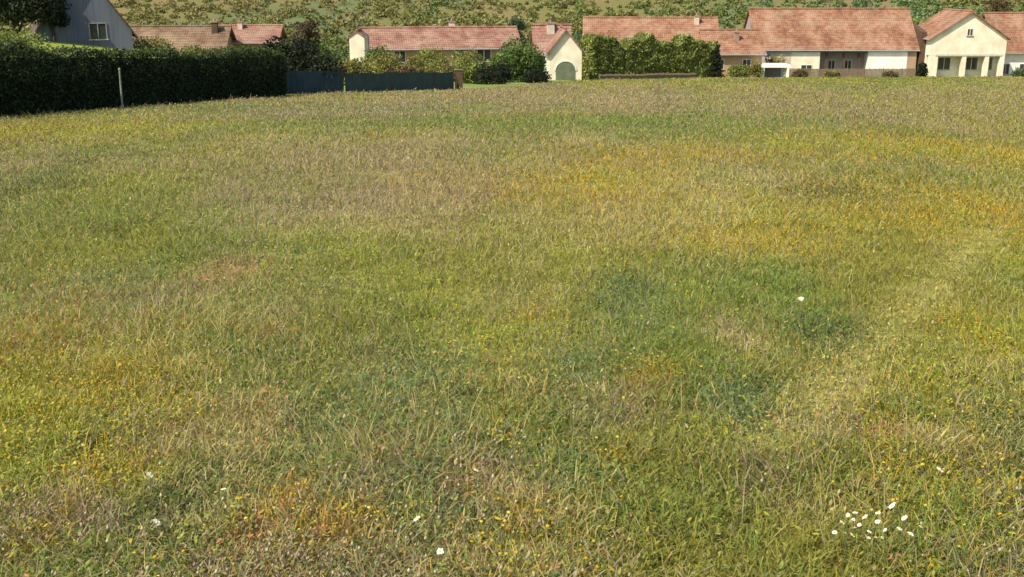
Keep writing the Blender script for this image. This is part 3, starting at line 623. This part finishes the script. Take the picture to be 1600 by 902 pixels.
# I bright gabled house with its wide roof behind
ID = 138; iz = ray_z(118, ID) - .02
def gable_wall(e):
    W_, L_ = 9.3, 9.0; H_, ri = 4.6, 3.05; f = L_/2; rec = 1.3; zl = 2.45
    MB().prism([(-W_/2, zl), (W_/2, zl), (W_/2, H_), (0, H_ + ri - .08), (-W_/2, H_)], f - rec, f).build('wall', M['cream'], e)
    MB().prism([(-W_/2 + .01, -.6), (W_/2 - .01, -.6), (W_/2 - .01, H_ - .01), (0, H_ + ri - .1), (-W_/2 + .01, H_ - .01)], -f, f - rec - .003).build('rear_wall', M['cream'], e)
    for (y, hw) in ((-W_/2 + .55, .5), (-.35, .26), (2.45, .26), (W_/2 - .3, .28)): MB().box(f - .6, f - .01, y - hw, y + hw, -.4, zl - .002).build('pillar', M['cream'], e)
    MB().box(f - .012, f + .03, -W_/2 + .7, W_/2 - .4, zl - .1, zl + .12).build('lintel', M['stone'], e)
    for y in (-2.3, 1.1, 3.3): window(e, y, .65, 1.5 if y < 3 else .8, 1.45, f - rec, ny=1, axis='x')
    w_ = window(e, .0, 4.85, .62, .75, f, ny=1, axis='x')
eI = house('bright cream gabled house with pillared porch at far right', 1515, ID + 4.5, -R(90), 9.0, 9.3, 4.6, 3.05, M['cream'], M['roof_a'], zb=iz, wall_override=gable_wall, ov=.32, name='gabled_house')
def wing_wall(e):
    pass
house('wide salmon roofed house with low white wall right of the cream gable', 1640, 147, R(1), 12.4, 9.5, 3.6, 4.3, M['white'], M['roof_a'], zb=ray_z(118, 147) , wins=((-5.2, .6, .9, 1.2), (-2.8, .6, 1.2, 1.2), (1, .6, 1.2, 1.2)), hip=0, name='house')
house('house with hipped salmon roof between the barn and the cream gable', 1462, 152, R(0), 7.2, 8.0, 3.9, 2.4, M['tan'], M['roof_b'], zb=ray_z(116, 152), hip=1.6, wins=((-1.5, 1.0, 1.0, 1.2),))
# low white carport
def carport():
    d = 131; x = gx(1206, d); e = empty('carport', (x, d, float(ground(x, d)))); tag(e, 'small white flat topped carport in front of the low orange roof', 'carport')
    MB().box(-1.75, 1.75, -1.6, 1.6, 1.25, 1.55).build('flat_roof', M['white'], e)
    MB().box(-1.7, -1.25, -1.55, 1.5, -.2, 1.248).build('side_wall', M['white'], e)
    for y in (-1.45, 1.4): MB().box(1.35, 1.6, y - .12, y + .12, -.2, 1.248).build('post', M['white'], e)
    MB().box(-1.248, 1.4, 1.3, 1.5, -.2, 1.248).build('back_wall', M['mauve'], e)
carport()
# tiny cream farmhouse on the hill
hd = 262; hxx = gx(540, hd); 
house('tiny cream house high on the hillside above the village', 540, hd, R(5), 6.0, 5.0, 2.8, 1.8, M['cream'], M['roof_b'], wins=((-1.5, 1, .9, 1.1), (1.5, 1, .9, 1.1)), x=(540 - 800) / FPX * hd)

# garden walls and fences before the houses on the right
def plank_fence(label, u0, u1, d0, d1, h, mat):
    x0, x1 = gx(u0, d0), gx(u1, d1); z0 = float(ground(x0, d0)); e = empty('garden_fence', (x0, d0, z0)); tag(e, label, 'fence')
    L = math.hypot(x1 - x0, d1 - d0); n = int(L / .16); m = MB(); dx, dy = (x1 - x0) / L, (d1 - d0) / L
    for i in range(n):
        s = i * .16; g = float(ground(x0 + dx * s, d0 + dy * s)) - z0; hh = h + random.uniform(-.04, .04); m.box(dx * s, dx * s + .13, dy * s - .012, dy * s + .012, g, g + hh)
    m.build('planks', mat, e)
    for i in range(int(L / 2.4) + 1):
        s = min(i * 2.4, L); g = float(ground(x0 + dx * s, d0 + dy * s)) - z0; MB().box(dx * s - .05, dx * s + .05, dy * s + .02, dy * s + .12, g - .1, g + h + .06).build('post', mat, e)
plank_fence('low weathered board fence in front of the long barn house', 1232, 1432, 134.5, 136.5, 1.0, M['wood'])
plank_fence('low grey brown board fence in front of the olive hedge', 936, 1120, 112, 124, .55, M['wood'])

# ------------------------------------------------------------------ village trees and shrubs
tree('big dark leafy tree beside the grey blue gable at far left', gx(38, 76), 76, 6.6, 3.9, G_DARK + [(.05,.06,.03)], leaf=.12, n=11000, zb=ray_z(84, 78), tr=.2)
tree('second dark tree left of the grey blue gable', gx(92, 81), 81, 4.3, 1.6, G_DARK, leaf=.1, n=3500, zb=ray_z(72, 81))
tree('lime green tall shrub behind the left end of the hedge', gx(10, 50), 50, 1.2, 2.1, G_LIME, name='leafy_shrub', cat='shrub', shape='shrub', leaf=.06, n=8000, zb=ray_z(101, 50), trunk=.1, tr=.05)
tree('dark dome shaped bushy tree behind the blue screen', gx(474, 62.5), 62.5, 3.75, 2.65, G_DARK, name='bushy_tree', shape='shrub', leaf=.09, n=13000, trunk=.12)
tree('brown leaved thin tree rising behind the dark dome tree', gx(480, 76), 76, 4.1, 1.3, [(.07,.05,.028), (.09,.065,.035)], name='copper_tree', leaf=.10, n=1600)
tree('green tree left of the small cream garage', gx(806, 100), 100, 4.5, 2.75, G_MID + [(.07,.12,.035)], shape='shrub', leaf=.13, n=7500, trunk=.15)
tree('dark low shrub under the green tree', gx(770, 90), 90, 2.0, 1.9, G_DARK, name='leafy_shrub', cat='shrub', shape='shrub', leaf=.09, n=4000, trunk=.1, tr=.05)
tree('very dark shrub left of the arched garage door', gx(836, 96), 96, 1.6, 1.3, G_DARK, name='leafy_shrub', cat='shrub', shape='shrub', leaf=.09, n=3000, trunk=.1, tr=.05)
hedge('tall olive green hedge in front of the long salmon roof', [(gx(916, 116), 116), (gx(1010, 120), 120), (gx(1112, 124), 124)], lambda s: 3.9 + .5 * math.sin(s * 1.1) + .3 * math.sin(s * 2.7), 2.2, [(.25,.28,.06), (.28,.29,.07), (.21,.24,.06), (.15,.18,.06)], name='garden_hedge', n=34000, leaf=.15, core='inner_olive')
tree('narrow dark cypress at the right end of the olive hedge', gx(1118, 122), 122, 3.9, .8, G_DARK, name='cypress_tree', shape='cone', leaf=.10, n=2600, trunk=.04)
for (u, d, h, r, cols, lb) in [(600, 96, 3.0, 2.1, G_OLIVE, 'olive shrub in front of the cream outbuilding'), (650, 100, 2.6, 1.8, G_OLIVE, 'olive shrub below the middle of the long pink roof'),
      (560, 88, 2.1, 1.7, G_OLIVE, 'low olive shrub above the green netting fence'), (700, 98, 1.9, 1.5, G_OLIVE + G_BROWN, 'brownish shrub before the peach wall'), (735, 92, 2.4, 1.3, G_LIME, 'yellow green shrub left of the dark low shrub'),
      (672, 104, 3.5, 2.1, G_OLIVE + G_LIME, 'bushy olive shrub before the middle windows of the long pink roofed house'), (735, 106, 3.4, 2.0, G_MID + G_OLIVE, 'green shrub before the right window of the long pink roofed house'), (590, 104, 3.5, 1.8, G_MID, 'green shrub at the foot of the cream outbuilding'),
      (630, 84, 1.6, 1.2, G_BROWN, 'brown shrub just behind the netting fence'), (1152, 130, 1.9, 1.5, G_MID + G_OLIVE, 'green shrub right of the cypress'), (1178, 130, 2.6, 1.4, G_OLIVE, 'olive shrub left of the white carport'),
      (1210, 137, 3.2, 1.6, G_OLIVE, 'tall olive shrub behind the carport'), (1250, 132, 1.2, 1.1, G_BROWN, 'brown shrub right of the white carport'), (1300, 131, 1.0, 1.0, G_OLIVE + G_BROWN, 'low brownish shrub before the porch posts'),
      (1441, 134, 2.0, .7, G_DARK, 'dark narrow shrub between the barn and the cream gable'), (1390, 132, .9, 1.0, G_BROWN, 'small brown shrub before the bright white bay'), (1592, 133, 1.3, 1.0, G_GREY, 'grey green shrub right of the cream gable'),
      (455, 84, 2.6, 1.9, G_MID, 'green shrub left behind the dark dome tree'), (360, 98, 2.6, 2.0, G_OLIVE, 'olive shrub below the peach walled house'), (240, 92, 2.0, 2.2, G_OLIVE, 'olive shrub below the low brown roof'), (300, 94, 1.8, 2.0, G_OLIVE + G_MID, 'low green shrub behind the middle of the conifer hedge'),
      (420, 92, 2.6, 1.8, G_OLIVE + G_BROWN, 'brownish shrub right of the peach walled house')]:
    x = gx(u, d); tree(lb, x, d, h, r, cols, name='leafy_shrub', cat='shrub', shape='shrub', leaf=.10, n=int(1500 + 700 * r * h / 2), trunk=.1, tr=.05)

# ------------------------------------------------------------------ hillside
def hill_scrub(NB=12000):
    y = 176 + 260 * rng.random(NB) ** 2.2; x = (rng.random(NB) * 2 - 1) * (.62 * y); z = ground(x, y)
    nn = fbm(x * .05, y * .05, 200, 3); r = (.45 + 1.3 * rng.random(NB) ** 2) * (.6 + .9 * nn)
    pal = 1.4 * np.array([(.115,.13,.032), (.13,.13,.034), (.15,.13,.045), (.10,.13,.036), (.095,.135,.05), (.16,.15,.055), (.085,.105,.03)])
    t = fbm(x * .03, y * .03, 210, 3)
    ks = np.clip((t + rng.normal(size=NB) * .10 - .3) / .4 * 7, 0, 6.99).astype(int); perm = np.array([2, 5, 1, 0, 6, 3, 4]); bc = pal[perm[ks]]
    K = 45; idx = np.repeat(np.arange(NB), K); n = len(idx); dr = rng.normal(size=(n, 3)); dr /= np.linalg.norm(dr, axis=1, keepdims=True); dr[:, 2] = np.abs(dr[:, 2]) * 1.1 - .05
    P = np.stack([x, y, z], 1)[idx] + dr * (r[idx] * (.6 + .45 * rng.random(n)))[:, None]
    C = bc[idx] * np.exp((rng.random((n, 1)) - .5) * .6)
    V, F, Cc = leaf_mesh(P, .16 + .10 * r[idx], C); tag(build('hillside_scrub', V, F, M['leaf'], None, Cc, 4), 'low olive and brown scrub covering the hillside behind the village', 'scrub', kind='stuff')
hill_scrub()
HT = [(330, 172, 5, G_BROWN, 'brown tree above the peach walled house'), (450, 178, 4, G_OLIVE, 'olive tree on the hill left of the tiny cream house'), (500, 176, 4.2, G_MID, 'green tree above the cream outbuilding'),
      (610, 182, 4.4, G_GREY, 'grey green tree above the long pink roof'), (690, 178, 3.6, G_BROWN, 'brown tree on the hill above the long pink roof'), (760, 180, 5.0, G_GREY, 'grey green tree on the hill above the green tree'),
      (805, 184, 5.2, G_GREY, 'wide grey green tree left above the pale chimney'), (915, 180, 4.8, G_GREY, 'grey green tree right above the pale chimney'), (985, 190, 3.6, G_OLIVE, 'olive tree above the left end of the long salmon roof'),
      (1100, 182, 4.4, G_MID, 'green tree above the right end of the long salmon roof'), (1460, 176, 5.2, G_MID + G_GREY, 'green tree between the barn roof and the cream gable'), (1545, 182, 6.0, G_BROWN, 'brown tree above the right side of the cream gable'),
      (225, 168, 4.2, G_OLIVE, 'olive tree on the hill above the low brown roof'), (565, 176, 3.4, G_MID, 'small green tree left above the long pink roof')]
for (u, d, h, cols, lb) in HT:
    tree(lb, gx(u, d) * 1.0, d, h, h * .45, cols, leaf=.17, n=1700, trunk=.18, group='trees scattered on the hillside')
